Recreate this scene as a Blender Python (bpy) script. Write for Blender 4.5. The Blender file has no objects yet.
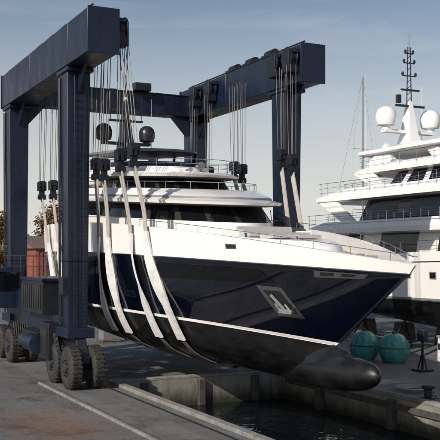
import bpy, bmesh, math, random
import numpy as np
from mathutils import Vector, Matrix
from mathutils.bvhtree import BVHTree
random.seed(7)
D = bpy.data
scene = bpy.context.scene

# ------------------------------------------------------------------ materials
def mat(name, col, rough=0.5, metal=0.0, var=0.0, scale=3.0, bump=0.0, coat=0.0, col2=None, stretch=(1,1,1), bscale=None, spec=None, rvar=0.0):
    m = D.materials.new(name); m.use_nodes = True
    nt = m.node_tree; b = nt.nodes['Principled BSDF']
    b.inputs['Base Color'].default_value = (*col, 1)
    b.inputs['Roughness'].default_value = rough
    b.inputs['Metallic'].default_value = metal
    b.inputs['Coat Weight'].default_value = coat
    b.inputs['Coat Roughness'].default_value = 0.03
    if spec is not None: b.inputs['Specular IOR Level'].default_value = spec
    if var > 0 or col2 or bump > 0:
        tc = nt.nodes.new('ShaderNodeTexCoord'); mp = nt.nodes.new('ShaderNodeMapping')
        mp.inputs['Scale'].default_value = stretch
        nt.links.new(tc.outputs['Object'], mp.inputs[0])
        n = nt.nodes.new('ShaderNodeTexNoise'); n.inputs['Scale'].default_value = scale
        n.inputs['Detail'].default_value = 6; n.inputs['Roughness'].default_value = 0.65
        nt.links.new(mp.outputs[0], n.inputs['Vector'])
        if var > 0 or col2:
            r = nt.nodes.new('ShaderNodeValToRGB')
            c2 = col2 if col2 else tuple(min(1, c*(1+var)) for c in col)
            c1 = col if col2 else tuple(c*(1-var) for c in col)
            r.color_ramp.elements[0].position = 0.35; r.color_ramp.elements[1].position = 0.65
            r.color_ramp.elements[0].color = (*c1, 1); r.color_ramp.elements[1].color = (*c2, 1)
            nt.links.new(n.outputs['Fac'], r.inputs[0]); nt.links.new(r.outputs[0], b.inputs['Base Color'])
        if rvar>0:
            mr=nt.nodes.new('ShaderNodeMapRange'); mr.inputs[1].default_value=.35; mr.inputs[2].default_value=.65
            mr.inputs[3].default_value=rough; mr.inputs[4].default_value=rough+rvar
            nt.links.new(n.outputs['Fac'],mr.inputs[0]); nt.links.new(mr.outputs[0],b.inputs['Roughness'])
        if bump > 0:
            n2 = n
            if bscale:
                n2 = nt.nodes.new('ShaderNodeTexNoise'); n2.inputs['Scale'].default_value = bscale; n2.inputs['Detail'].default_value = 4
                nt.links.new(mp.outputs[0], n2.inputs['Vector'])
            bp = nt.nodes.new('ShaderNodeBump'); bp.inputs['Strength'].default_value = bump; bp.inputs['Distance'].default_value = 0.05
            nt.links.new(n2.outputs['Fac'], bp.inputs['Height']); nt.links.new(bp.outputs[0], b.inputs['Normal'])
    return m

NAVY = mat('navy_gelcoat', (0.0018,0.0032,0.0095), 0.05, coat=1.0, var=0.15, scale=0.5, bump=0.03, bscale=0.7)
WHITE = mat('white_gelcoat', (0.78,0.78,0.78), 0.2, coat=0.5, var=0.03, scale=0.7)
WHITE2 = mat('white_superstructure', (0.66,0.66,0.66), 0.28, coat=0.3, var=0.04, scale=1.2)
BOTTOM = mat('antifouling', (0.003,0.0035,0.0045), 0.2, col2=(0.009,0.0095,0.0105), scale=1.3, bump=0.09, bscale=12, stretch=(1,1,2.5), rvar=.25)
GLASS = mat('tinted_glass', (0.004,0.005,0.007), 0.03, spec=.5)
STEEL = mat('stainless', (0.55,0.56,0.58), 0.25, metal=1.0, var=0.1, scale=4)
GREY = mat('grey_trim', (0.16,0.17,0.18), 0.45, var=0.15, scale=3)
TEAK = mat('teak_deck', (0.30,0.20,0.12), 0.6, var=0.25, scale=6, stretch=(0.2,6,1))
CUSH = mat('cushion_fabric', (0.42,0.42,0.41), 0.85, var=0.1, scale=6, bump=0.1)
DOME = mat('radome_dark', (0.016,0.019,0.025), 0.35, var=0.1)
LIFT = mat('lift_blue_paint', (0.0030,0.0080,0.0235), 0.30, col2=(0.0052,0.0122,0.032), scale=1.3, bump=0.05, bscale=3, stretch=(1,1,0.35), rvar=.25)
LIFTD = mat('lift_dark_steel', (0.006,0.009,0.015), 0.5, var=0.4, scale=3, bump=0.1)
RUBBER = mat('tyre_rubber', (0.012,0.012,0.013), 0.75, col2=(0.035,0.033,0.03), scale=5, bump=0.2)
HUB = mat('wheel_hub', (0.015,0.022,0.04), 0.5, col2=(0.04,0.04,0.04), scale=6)
CABLE = mat('wire_rope', (0.085,0.083,0.08), 0.5, metal=0.4)
STRAP = mat('sling_webbing', (0.34,0.32,0.30), 0.9, col2=(0.46,0.445,0.42), scale=5, bump=0.2)
STRAP_SHADE = mat('sling_webbing_shaded', (0.06,0.057,0.053), 0.7, col2=(0.13,0.125,0.115), scale=4, bump=0.2)  # darker webbing copy: shadow beneath the hull put into the strap colour
SLEEVE = mat('sling_sleeve', (0.54,0.545,0.55), 0.85, col2=(0.72,0.725,0.73), scale=2.5, bump=0.5, bscale=5)
YEL = mat('yellow_paint', (0.45,0.28,0.03), 0.6, var=0.3)
REDP = mat('red_corrugated', (0.22,0.07,0.045), 0.7, var=0.25, scale=2)
ROOF = mat('roof_sheet', (0.14,0.10,0.09), 0.7, var=0.2)
TEAL = mat('teal_cover', (0.03,0.19,0.18), 0.35, col2=(0.08,0.32,0.29), scale=7, bump=0.5, bscale=5)
BARK = mat('bark', (0.08,0.06,0.045), 0.9, var=0.3)
LEAF = mat('autumn_foliage', (0.07,0.05,0.02), 0.8, col2=(0.14,0.08,0.03), scale=0.7)
LEAFG = mat('far_foliage', (0.06,0.065,0.05), 0.9, col2=(0.10,0.09,0.07), scale=0.3)
WOOD = mat('timber', (0.09,0.075,0.055), 0.85, col2=(0.18,0.15,0.12), scale=4, bump=0.3)
FEND = mat('dock_rubber', (0.03,0.03,0.03), 0.7, col2=(0.08,0.075,0.07), scale=3, bump=0.3)
BLACK = mat('black_plastic', (0.015,0.015,0.016), 0.5)
CARW = mat('car_paint', (0.6,0.6,0.6), 0.25, coat=1.0)
CARR = mat('car_paint_dark', (0.10,0.02,0.02), 0.25, coat=1.0)
KERB = mat('kerb_concrete', (0.14,0.138,0.132), 0.85, col2=(0.25,0.245,0.235), scale=2.2, bump=0.3)

def wall_material():
    m=D.materials.new('dock_concrete_wall'); m.use_nodes=True; nt=m.node_tree; N=nt.nodes; L=nt.links; b=N['Principled BSDF']
    tc=N.new('ShaderNodeTexCoord'); mp=N.new('ShaderNodeMapping'); mp.inputs['Scale'].default_value=(1,1,.35); L.new(tc.outputs['Object'],mp.inputs[0])
    n=N.new('ShaderNodeTexNoise'); n.inputs['Scale'].default_value=1.6; n.inputs['Detail'].default_value=8; n.inputs['Roughness'].default_value=.7; L.new(mp.outputs[0],n.inputs['Vector'])
    sx=N.new('ShaderNodeSeparateXYZ'); L.new(tc.outputs['Object'],sx.inputs[0])
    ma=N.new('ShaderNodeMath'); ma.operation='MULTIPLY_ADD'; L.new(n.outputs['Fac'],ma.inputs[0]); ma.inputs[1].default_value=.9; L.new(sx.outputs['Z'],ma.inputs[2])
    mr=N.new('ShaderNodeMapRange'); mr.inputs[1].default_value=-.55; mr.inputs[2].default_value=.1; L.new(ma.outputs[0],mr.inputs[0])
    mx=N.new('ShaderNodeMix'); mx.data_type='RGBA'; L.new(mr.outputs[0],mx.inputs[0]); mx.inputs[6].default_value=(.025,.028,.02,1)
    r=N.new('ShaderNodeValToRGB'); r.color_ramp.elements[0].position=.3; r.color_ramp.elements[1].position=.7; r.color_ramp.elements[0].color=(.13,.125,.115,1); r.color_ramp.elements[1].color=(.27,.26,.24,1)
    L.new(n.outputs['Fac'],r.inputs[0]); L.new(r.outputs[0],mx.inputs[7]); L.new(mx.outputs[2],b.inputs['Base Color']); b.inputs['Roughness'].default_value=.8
    bp=N.new('ShaderNodeBump'); bp.inputs['Strength'].default_value=.4; bp.inputs['Distance'].default_value=.05; L.new(n.outputs['Fac'],bp.inputs['Height']); L.new(bp.outputs[0],b.inputs['Normal'])
    return m
DIRTYW=wall_material()

# ------------------------------------------------------------------ mesh builder
class MB:
    def __init__(s): s.v=[]; s.f=[]; s.m=[]; s.sm=[]; s.mats=[]
    def mi(s, m):
        if m not in s.mats: s.mats.append(m)
        return s.mats.index(m)
    def add(s, vs, fs, m, smooth=False):
        o=len(s.v); s.v += [tuple(v) for v in vs]
        for i,f in enumerate(fs):
            s.f.append([a+o for a in f]); mm = m[i] if isinstance(m,list) else m
            s.m.append(s.mi(mm)); s.sm.append(smooth)
    def box(s, c, d, m, rot=None, top=None):
        x,y,z=[q/2 for q in d]; tx,ty = (top if top else (1,1))
        vs=[Vector(p) for p in [(-x,-y,-z),(x,-y,-z),(x,y,-z),(-x,y,-z),(-x*tx,-y*ty,z),(x*tx,-y*ty,z),(x*tx,y*ty,z),(-x*tx,y*ty,z)]]
        if rot is not None: vs=[rot@v for v in vs]
        vs=[v+Vector(c) for v in vs]
        s.add(vs,[(0,3,2,1),(4,5,6,7),(0,1,5,4),(1,2,6,5),(2,3,7,6),(3,0,4,7)],m)
    def beam(s, p, q, w, h, m, w2=None, h2=None):
        p=Vector(p); q=Vector(q); d=(q-p).normalized()
        up=Vector((0,0,1)) if abs(d.z)<0.95 else Vector((1,0,0))
        a=d.cross(up).normalized(); b=a.cross(d)
        w2=w2 or w; h2=h2 or h
        vs=[]
        for c,ww,hh in ((p,w,h),(q,w2,h2)):
            for i,j in ((-1,-1),(1,-1),(1,1),(-1,1)): vs.append(c+a*i*ww/2+b*j*hh/2)
        s.add(vs,[(0,3,2,1),(4,5,6,7),(0,1,5,4),(1,2,6,5),(2,3,7,6),(3,0,4,7)],m)
    def tube(s, pts, r, m, n=6, r2=None):
        pts=[Vector(p) for p in pts]; k=len(pts); vs=[]
        for i,p in enumerate(pts):
            d=(pts[min(i+1,k-1)]-pts[max(i-1,0)]).normalized()
            up=Vector((0,0,1)) if abs(d.z)<0.9 else Vector((1,0,0))
            a=d.cross(up).normalized(); b=a.cross(d)
            rr = r if r2 is None else r+(r2-r)*i/(k-1)
            for j in range(n):
                t=2*math.pi*j/n; vs.append(p+a*math.cos(t)*rr+b*math.sin(t)*rr)
        fs=[]
        for i in range(k-1):
            for j in range(n): fs.append((i*n+j,i*n+(j+1)%n,(i+1)*n+(j+1)%n,(i+1)*n+j))
        fs.append(tuple(range(n))[::-1]); fs.append(tuple(range((k-1)*n,k*n)))
        s.add(vs,fs,m,True)
    def ball(s, c, r, m, nu=20, nv=12, prof=None):
        rx,ry,rz = r if isinstance(r,tuple) else (r,r,r); vs=[];fs=[]
        for i in range(nv+1):
            ph=math.pi*i/nv
            for j in range(nu):
                t=2*math.pi*j/nu
                vs.append((c[0]+rx*math.sin(ph)*math.cos(t),c[1]+ry*math.sin(ph)*math.sin(t),c[2]+rz*math.cos(ph)))
        for i in range(nv):
            for j in range(nu): fs.append((i*nu+j,(i+1)*nu+j,(i+1)*nu+(j+1)%nu,i*nu+(j+1)%nu))
        s.add(vs,fs,m,True)
    def loft(s, rings, mats, smooth=True, cap0=True, cap1=True, capm=None):
        n=len(rings[0]); vs=[p for r in rings for p in r]; fs=[]; ms=[]
        for i in range(len(rings)-1):
            for j in range(n):
                fs.append((i*n+j,i*n+(j+1)%n,(i+1)*n+(j+1)%n,(i+1)*n+j))
                mm=mats[i] if isinstance(mats,list) else mats
                if callable(mm): mm=mm(j,n)
                ms.append(mm)
        s.add(vs,fs,ms,smooth)
        cm=capm or (mats[-1] if isinstance(mats,list) else mats)
        if callable(cm): cm=WHITE
        if cap0: s.add(rings[0],[tuple(range(n))[::-1]],mats[0] if isinstance(mats,list) and not callable(mats[0]) else cm)
        if cap1: s.add(rings[-1],[tuple(range(n))],cm)
    def revolve(s, c, axis, prof, m, n=28, mats=None):
        ax=Vector(axis).normalized(); up=Vector((0,0,1)) if abs(ax.z)<0.9 else Vector((1,0,0))
        a=ax.cross(up).normalized(); b=a.cross(ax); c=Vector(c)
        rings=[[c+ax*h+(a*math.cos(2*math.pi*j/n)+b*math.sin(2*math.pi*j/n))*r for j in range(n)] for h,r in prof]
        s.loft(rings, mats if mats else m)
    def build(s, name, parent=None, bevel=0.0, sharp=35):
        me=D.meshes.new(name); me.from_pydata([tuple(v) for v in s.v],[],s.f)
        for m in s.mats: me.materials.append(m)
        me.polygons.foreach_set('material_index', s.m); me.polygons.foreach_set('use_smooth', s.sm)
        bm=bmesh.new(); bm.from_mesh(me); bmesh.ops.recalc_face_normals(bm,faces=bm.faces); bm.to_mesh(me); bm.free()
        me.update()
        try: me.set_sharp_from_angle(angle=math.radians(sharp))
        except Exception: pass
        o=D.objects.new(name,me); scene.collection.objects.link(o)
        if parent: o.parent=parent
        if bevel>0:
            md=o.modifiers.new('bevel','BEVEL'); md.width=bevel; md.segments=2; md.limit_method='ANGLE'; md.angle_limit=math.radians(40)
        return o
def empty(name):
    e=D.objects.new(name,None); scene.collection.objects.link(e); return e

def zfit(kn):
    xs=[k[0] for k in kn]; zs=[k[1] for k in kn]
    if len(kn)==1: return lambda x: zs[0]
    p=np.polyfit(xs,zs,min(len(kn)-1,3)); return lambda x: float(np.polyval(p,x))

# ------------------------------------------------------------------ hull
def catmull(P, sub):
    out=[]
    n=len(P)
    for j in range(n-1):
        p0=P[max(j-1,0)];p1=P[j];p2=P[j+1];p3=P[min(j+2,n-1)]
        for k in range(sub):
            t=k/sub
            out.append(0.5*((2*p1)+(-p0+p2)*t+(2*p0-5*p1+4*p2-p3)*t*t+(-p0+3*p1-3*p2+p3)*t**3))
    out.append(P[-1]); return out

def make_hull(mb, levels, Xs, mats, deck_drop, cap_w, cy=0.0, sub=4, N=90, deckmat=None):
    fits=[zfit(l['z']) for l in levels]
    cols=[]
    for i in range(N+1):
        u=1-(1-i/N)**1.6
        P=[]
        for l,fz in zip(levels,fits):
            xs=Xs
            X=xs+(l['Xe']-xs)*u
            t=(l['Xe']-X)/l['L']; t=min(max(t,0),1)
            b=l['B']*(1-(1-t)**l['p'])
            b*= 1-0.06*max(0,1-(X-Xs)/8.0)**2
            if l['B']>0: b=max(b,0.03)
            P.append(np.array([X,b,fz(X)]))
        Q=catmull(P[:-1],sub)
        for k in range(1,sub+1): Q.append(P[-2]+(P[-1]-P[-2])*k/sub)
        top=Q[-1]
        wi=min(cap_w, top[1]*0.8)
        q1=top+np.array([-0.0,-wi,0.0]); q2=q1+np.array([0,-0.02*min(1,top[1]),-deck_drop*min(1,top[1]/.5)])
        q3=np.array([q2[0],0,q2[2]+0.03])
        Q=Q+[q1,q2,q3]
        cols.append(Q)
    M=len(cols[0])
    nb=(len(levels)-1)*sub
    def fm(j):
        if j<nb: return mats[j//sub]
        if j==nb: return WHITE
        if j==nb+1: return WHITE2
        return deckmat or TEAK
    for sgn in (-1,1):
        vs=[];fs=[];ms=[]
        for i in range(N+1):
            for j in range(M):
                q=cols[i][j]; vs.append((q[0],cy+sgn*q[1],q[2]))
        for i in range(N):
            for j in range(M-1):
                fs.append((i*M+j,(i+1)*M+j,(i+1)*M+j+1,i*M+j+1)); ms.append(fm(j))
        mb.add(vs,fs,ms,True)
    for i in (0,N):
        vs=[];fs=[];ms=[]
        for j in range(nb+1):
            q=cols[i][j]; vs+= [(q[0],cy-q[1],q[2]),(q[0],cy+q[1],q[2])]
        for j in range(nb): fs.append((2*j,2*j+1,2*j+3,2*j+2)); ms.append(fm(j))
        mb.add(vs,fs,ms,True)
    return cols

def bvh_of(mb): return BVHTree.FromPolygons([Vector(v) for v in mb.v], mb.f)
def hit(bvh,X,z,y0=-30):
    r=bvh.ray_cast(Vector((X,y0,z)),Vector((0,1,0)))
    return r[0], r[1]
def patch(mb,bvh,corn,m,off=0.012,nx=14,nz=5,y0=-30):
    vs=[];fs=[]
    for j in range(nz+1):
        for i in range(nx+1):
            a=i/nx;b=j/nz
            X=(corn[0][0]*(1-a)+corn[1][0]*a)*(1-b)+(corn[3][0]*(1-a)+corn[2][0]*a)*b
            z=(corn[0][1]*(1-a)+corn[1][1]*a)*(1-b)+(corn[3][1]*(1-a)+corn[2][1]*a)*b
            p,n=hit(bvh,X,z,y0)
            if p is None: return
            if n.y>0: n=-n
            vs.append(p+n*off)
    for j in range(nz):
        for i in range(nx):
            k=j*(nx+1)+i; fs.append((k,k+1,k+nx+2,k+nx+1))
    mb.add(vs,fs,m,True)

def outline(z, xa, xs, xf, w, n=2.2, m=2.0, cy=0.0, tilt=0.0, aftr=0.4, N=26):
    st=[]
    st.append((xa, w-aftr)); st.append((xa+aftr*0.3, w-aftr*0.3)); st.append((xa+aftr, w))
    K=10
    for i in range(1,K): st.append((xa+aftr+(xs-xa-aftr)*i/K, w))
    for i in range(N+1):
        a=i/N*math.pi/2
        X=xs+(xf-xs)*math.sin(a)**(2/n); y=w*max(0,math.cos(a))**(2/m)
        st.append((X,y))
    pts=[(x,cy-y,z-tilt*x) for x,y in st]+[(x,cy+y,z-tilt*x) for x,y in reversed(st[:-1])]
    return pts
def mull(every,m1,m2):
    return lambda j,n: (m2 if (min(j,n-1-j)%every)==0 else m1)

def railing(mb, pts, h, m=None, rails=(1.0,0.5), r=0.014, step=1.1):
    m=m or STEEL
    pts=[Vector(p) for p in pts]
    for f in rails: mb.tube([p+Vector((0,0,h*f)) for p in pts], r if f==1 else r*.6, m, 5)
    acc=0
    for a,b in zip(pts[:-1],pts[1:]):
        L=(b-a).length
        while acc<=L:
            p=a+(b-a)*(acc/L if L>0 else 0); mb.tube([p,p+Vector((0,0,h))], r*0.9, m, 5); acc+=step
        acc-=L

# =================================================================== YACHT 1
yacht=empty('motor_yacht')
lv=[
 dict(Xe=10.6,z=[(-9.5,1.95),(-4,1.2),(2,1.0),(10.6,1.02)],B=0,L=8,p=1.5),
 dict(Xe=10.9,z=[(-9.5,2.1),(-4,1.4),(2,1.22),(10.9,1.25)],B=1.0,L=9,p=1.5),
 dict(Xe=11.05,z=[(-9.5,2.4),(-4,1.85),(2,1.68),(11.05,1.6)],B=2.55,L=14,p=1.7),
 dict(Xe=11.2,z=[(-9.5,2.75),(-4,2.5),(2,2.35),(11.2,2.0)],B=3.25,L=15,p=1.8),
 dict(Xe=11.35,z=[(-9.5,3.1),(1.6,2.95),(7,2.73),(11.35,2.39)],B=3.5,L=15,p=1.9),
 dict(Xe=11.52,z=[(-9.5,3.21),(1.6,3.06),(7,2.84),(11.52,2.50)],B=3.52,L=15.1,p=1.9),
 dict(Xe=13.25,z=[(-9.5,4.1),(3,4.05),(8,3.87),(13.25,3.62)],B=3.68,L=16.5,p=2.1),
 dict(Xe=14.95,z=[(-9.5,5.4),(-2,5.35),(2,5.3),(5,5.2),(8,5.06),(12,4.86),(14.95,4.72)],B=3.82,L=18,p=2.33),
 dict(Xe=15.2,z=[(-9.5,6.72),(-2,6.64),(2,6.45),(5,6.22),(8,5.93),(10,5.7),(12,5.43),(14,5.15),(15.15,4.98)],B=3.88,L=18,p=2.33),
]
hb=MB()
cols=make_hull(hb,lv,-9.5,[BOTTOM,BOTTOM,BOTTOM,BOTTOM,WHITE,NAVY,NAVY,WHITE],0.5,0.2)
hull_bvh=bvh_of(hb)
rings=[]
for X,zc,ry,rz in [(5.5,1.35,.02,.1),(7.0,1.38,.2,.3),(8.4,1.42,.32,.40),(9.6,1.47,.40,.47),(10.5,1.51,.43,.52),(11.3,1.56,.44,.55),(12.0,1.60,.44,.54),(12.5,1.63,.42,.50),(12.95,1.66,.36,.43),(13.25,1.68,.27,.33),(13.45,1.69,.17,.21),(13.55,1.70,.07,.09),(13.57,1.70,.01,.01)]:
    rings.append([(X,ry*math.cos(2*math.pi*k/36),zc+rz*math.sin(2*math.pi*k/36)) for k in range(36)])
hb.loft(rings,BOTTOM)
def fair(X,w0,w1,z0,z1): return [(X,-w0,z0),(X,-(w0*.55+w1*.45),z0*.5+z1*.5),(X,-w1,z1),(X,w1,z1),(X,(w0*.55+w1*.45),z0*.5+z1*.5),(X,w0,z0)]
hb.loft([fair(9.6,.40,.5,1.5,2.3),fair(10.6,.40,.2,1.6,2.42),fair(11.3,.38,.04,1.7,2.42),fair(11.9,.3,.02,1.75,2.28),fair(12.4,.22,.01,1.8,2.12)],BOTTOM)
for sgn in (-1,1):
    pts=[(c[28][0],sgn*(c[28][1]+0.012),c[28][2]) for c in cols]
    hb.tube(pts,0.02,STEEL,6)
hb.build('hull',yacht,sharp=40)
wd=MB()
patch(wd,hull_bvh,[(3.2,4.42),(10.3,4.36),(9.9,4.78),(2.4,5.04)],GLASS,0.012,40,6)
patch(wd,hull_bvh,[(-7.5,4.35),(-1.2,4.4),(-1.0,5.0),(-7.5,5.0)],GLASS,0.012,30,6)
for x0 in (-8.0,-6.0,-2.8,-0.8,1.4,5.6):
    patch(wd,hull_bvh,[(x0,3.62),(x0+.8,3.6),(x0+.85,3.84),(x0+0.05,3.86)],LIFTD,0.008,6,3)
    patch(wd,hull_bvh,[(x0+.04,3.645),(x0+.77,3.63),(x0+.81,3.815),(x0+0.09,3.83)],GLASS,0.014,6,3)
patch(wd,hull_bvh,[(9.75,3.28),(10.75,3.22),(10.45,4.22),(9.45,4.28)],STEEL,0.012,8,8)
patch(wd,hull_bvh,[(9.92,3.40),(10.56,3.36),(10.31,4.08),(9.67,4.12)],BLACK,0.02,8,8)
def hp(X,z,o):
    p,n=hit(hull_bvh,X,z)
    if n.y>0: n=-n
    return p+n*o
wd.beam(hp(9.92,4.0,.06),hp(10.17,3.55,.07),.09,.09,GREY)
wd.beam(hp(9.98,3.50,.08),hp(10.46,3.47,.08),.14,.14,GREY)
wd.beam(hp(10.02,3.50,.10),hp(9.95,3.74,.09),.15,.06,GREY,w2=.04)
wd.beam(hp(10.42,3.47,.10),hp(10.32,3.72,.09),.15,.06,GREY,w2=.04)
patch(wd,hull_bvh,[(11.9,4.58),(13.5,4.55),(13.75,4.69),(12.0,4.79)],STEEL,0.02,14,3)
patch(wd,hull_bvh,[(12.15,4.63),(12.6,4.625),(12.65,4.71),(12.2,4.73)],BLACK,0.03,4,3)
patch(wd,hull_bvh,[(12.85,4.615),(13.25,4.61),(13.35,4.67),(12.9,4.695)],BLACK,0.03,4,3)
for x,z in ((8.6,5.45),(-3.5,6.0)):
    patch(wd,hull_bvh,[(x,z),(x+.5,z-.02),(x+.5,z+.14),(x,z+.16)],STEEL,.01,4,2)
    patch(wd,hull_bvh,[(x+.06,z+.035),(x+.44,z+.02),(x+.44,z+.11),(x+.06,z+.125)],BLACK,.016,4,2)
wd.build('hull_windows_and_anchor',yacht)

K=0.065
def O(z,xa,xs,xf,w,**k): return outline(z,xa,xs,xf,w,tilt=K,**k)
NZ=dict(n=1.75,m=1.9)
def zt(z,x): return z-K*x
sp=MB()
sp.loft([O(5.7,-8,4,11.5,2.15,n=1.8),O(6.25,-8,4,11.1,2.0,n=1.8),O(6.36,-8,4,10.8,1.85,n=1.8)],[WHITE2,WHITE],capm=WHITE2)
sp.loft([O(5.8,-8.6,-1,6.1,3.05,**NZ),O(6.80,-8.6,-1,5.8,3.02,**NZ)],[WHITE2],cap1=False)
sp.loft([O(6.80,-8.5,-1,5.74,3.0,**NZ),O(7.42,-8.3,-1,4.9,2.82,**NZ)],[mull(5,GLASS,BLACK)],capm=WHITE)
sp.loft([O(7.38,-9.2,-1,5.2,3.0,**NZ),O(7.45,-9.3,-1,6.15,3.42,**NZ),O(7.56,-9.3,-1,6.25,3.46,**NZ),O(7.60,-9.3,-1,5.9,3.38,**NZ),O(7.66,-9.3,-1,5.4,3.30,**NZ),O(7.74,-9.3,-1,5.35,3.29,**NZ),O(8.02,-9.3,-1.5,4.1,3.2,**NZ),O(8.02,-9.2,-1.5,3.95,3.08,**NZ),O(7.75,-9.2,-1.5,3.9,3.03,**NZ)],[GREY,WHITE,WHITE,WHITE,GREY,WHITE,WHITE,WHITE2],capm=TEAK)
sp.loft([O(7.7,-8,-2.5,2.0,2.5),O(8.05,-8,-2.5,1.9,2.45)],[WHITE2],cap1=False)
sp.loft([O(8.05,-7.9,-2.5,1.86,2.43),O(8.5,-7.7,-2.5,1.2,2.28)],[mull(5,GLASS,BLACK)],capm=WHITE)
sp.loft([O(8.47,-8.6,-2.5,1.5,2.4),O(8.54,-8.7,-2.5,2.3,2.75),O(8.63,-8.7,-2.5,2.38,2.78),O(8.67,-8.7,-2.5,2.1,2.7),O(8.74,-8.6,-2.5,1.9,2.65)],[GREY,WHITE,WHITE,WHITE],capm=TEAK)
sp.loft([O(8.74,-7.5,-3.5,0.2,2.1),O(9.02,-7.4,-3.5,-0.1,2.0),O(9.02,-7.3,-3.5,-.2,1.9)],[WHITE,WHITE],capm=WHITE2)
sp.loft([O(9.02,-5,-3.5,-.15,1.98),O(9.25,-5,-3.6,-.6,1.85)],[GLASS],cap0=False,capm=GLASS)
sp.loft([O(9.66,-8.6,-4,-1.3,1.65),O(9.71,-8.7,-4,-1.0,1.85),O(9.80,-8.7,-4,-1.05,1.83),O(9.85,-8.5,-4,-1.5,1.6)],[GREY,GREY,DOME],capm=DOME)
for y in (-1.5,1.5):
    sp.beam((-8.2,y,9.2),(-7.4,y*0.98,10.15),.5,.1,WHITE2)
    sp.beam((-2.9,y,9.1),(-2.2,y*.95,9.85),.14,.07,DOME)
    sp.beam((-5.0,y,9.2),(-4.7,y*.98,10.0),.12,.07,DOME)
for x,y,w,d,h in [(7.5,0,.9,2.4,.16),(8.6,-.5,.9,.9,.13),(8.6,.5,.9,.9,.13)]:
    sp.box((x,y,zt(6.36,x)+h/2),(w,d,h),CUSH)
sp.box((6.75,0,zt(6.50,6.75)),(.25,2.3,.4),CUSH,top=(.6,.95))
for s in (-1,1):
    sp.box((7.2,s*1.45,zt(6.43,7.2)),(1.2,.25,.3),WHITE2,top=(.9,.6))
    sp.revolve((12.8,s*.3,zt(5.6,12.8)),(0,0,1),[(0,.14),(.35,.14),(.4,.19),(.46,.19)],STEEL,16)
    for x in (-6.2,-4.6): sp.revolve((x,s*2.75,zt(8.28,x)),(1,0,0),[(0,.1),(.05,.22),(.95,.22),(1.0,.1)],WHITE,16)
sp.box((12.2,0,zt(5.9,12.2)),(.6,.5,.35),STEEL)
sp.revolve((1.3,0,zt(8.74,1.3)),(0,0,1),[(0,.07),(.22,.06)],GREY,12); sp.revolve((1.15,0,zt(9.05,1.3)),(1,0,-.1),[(0,.1),(.05,.15),(.32,.16)],STEEL,16)
for s in (-1,1): sp.revolve((.7,s*.35,zt(8.84,.7)),(1,0,0),[(0,.03),(.3,.04),(.45,.10)],STEEL,12)
for a in (-1.3,-.45,.45,1.3):
    xx=5.5-.35*a*a
    sp.tube([(xx+.12,a,zt(6.86,xx)),(xx-.42,a+.25,zt(7.28,xx-.4))],.014,BLACK,4)
sp.build('superstructure',yacht,sharp=30)
ms=MB()
z0=10.3
ms.loft([[(-7.5+dx*a,dy*a*0.6,z) for dx,dy in ((-.5,-.5),(.5,-.5),(.5,.5),(-.5,.5))] for z,a in ((z0,1.2),(11.2,.8),(12.4,.45),(13.0,.35))],DOME,smooth=False)
ms.beam((-7.5,-1.3,10.85),(-7.5,1.3,10.85),.35,.12,DOME)
ms.beam((-7.5,-.9,12.0),(-7.5,.9,12.0),.25,.08,DOME)
ms.beam((-7.3,-.75,12.5),(-7.3,.75,12.5),.12,.12,DOME)
for y,r in ((-1.15,.41),(1.15,.41)):
    ms.revolve((-7.5,y,10.8),(0,0,1),[(0,.18),(.18,.2),(.22,r*.9),(.45,r),(.68,r),(.85,r*.85),(.98,r*.5),(1.02,.02)],DOME,24)
ms.tube([(-7.5,0,13),(-7.5,0,14.3)],.04,DOME,6)
for y,h in ((-.8,1.0),(-.4,.7),(.45,.9),(.85,1.3)): ms.tube([(-7.5,y,12.0),(-7.5,y,12.0+h)],.02,BLACK,5)
ms.ball((-7.5,0,13.1),(.14,.14,.12),WHITE2,12,8)
for x,y,h in ((-8,-1.6,3.6),(-8,1.6,3.2),(-3,-1.6,2.6)): ms.tube([(x,y,10.1),(x,y,10.1+h)],.018,WHITE2,5,r2=.006)
ms.build('radar_mast',yacht)
rl=MB()
def railO(z,xa,xs,xf,w,h,nn={},**k):
    railing(rl,O(z,xa,xs,xf,w,**nn),h,**k)
railO(8.02,-9.2,-1.5,4.0,3.14,.28,nn=NZ,rails=(1.0,),r=.014)
railO(8.72,-8.6,-2.5,2.0,2.65,.55,rails=(1,.66,.33))
for sgn in (-1,1):
    pts=[(c[32][0],sgn*(c[32][1]-.1),c[32][2]) for c in cols if c[32][0]>3.0][::3]
    railing(rl,pts,.22,rails=(1,),r=.013,step=1.3)
    pts=[(c[32][0],sgn*(c[32][1]-.1),c[32][2]) for c in cols if c[32][0]<3.0][::3]
    railing(rl,pts,.24,rails=(1,),r=.013,step=1.5)
rl.build('railings',yacht)

# =================================================================== YACHT 2
y2=empty('motor_yacht.001'); CY=19.5
lv2=[
 dict(Xe=19,z=[(-17,1.9),(-9,1.1),(19,1.0)],B=0,L=12,p=1.5),
 dict(Xe=20,z=[(-17,2.1),(-9,1.4),(20,1.3)],B=1.6,L=14,p=1.5),
 dict(Xe=20.5,z=[(-17,2.4),(-9,2.0),(20.5,2.0)],B=3.7,L=20,p=1.9),
 dict(Xe=21,z=[(-17,2.7),(21,2.9)],B=4.15,L=21,p=2),
 dict(Xe=21.3,z=[(-17,2.85),(21.3,3.05)],B=4.17,L=21,p=2),
 dict(Xe=23,z=[(-17,4.1),(23,4.8)],B=4.25,L=23,p=2.2),
 dict(Xe=25,z=[(-17,5.2),(-8,5.3),(0,5.5),(25,6.6)],B=4.3,L=25,p=2.4),
]
h2=MB()
cols2=make_hull(h2,lv2,-17,[BOTTOM,BOTTOM,BOTTOM,GREY,WHITE,WHITE],0.5,0.25,cy=CY)
bv2=bvh_of(h2)
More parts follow.
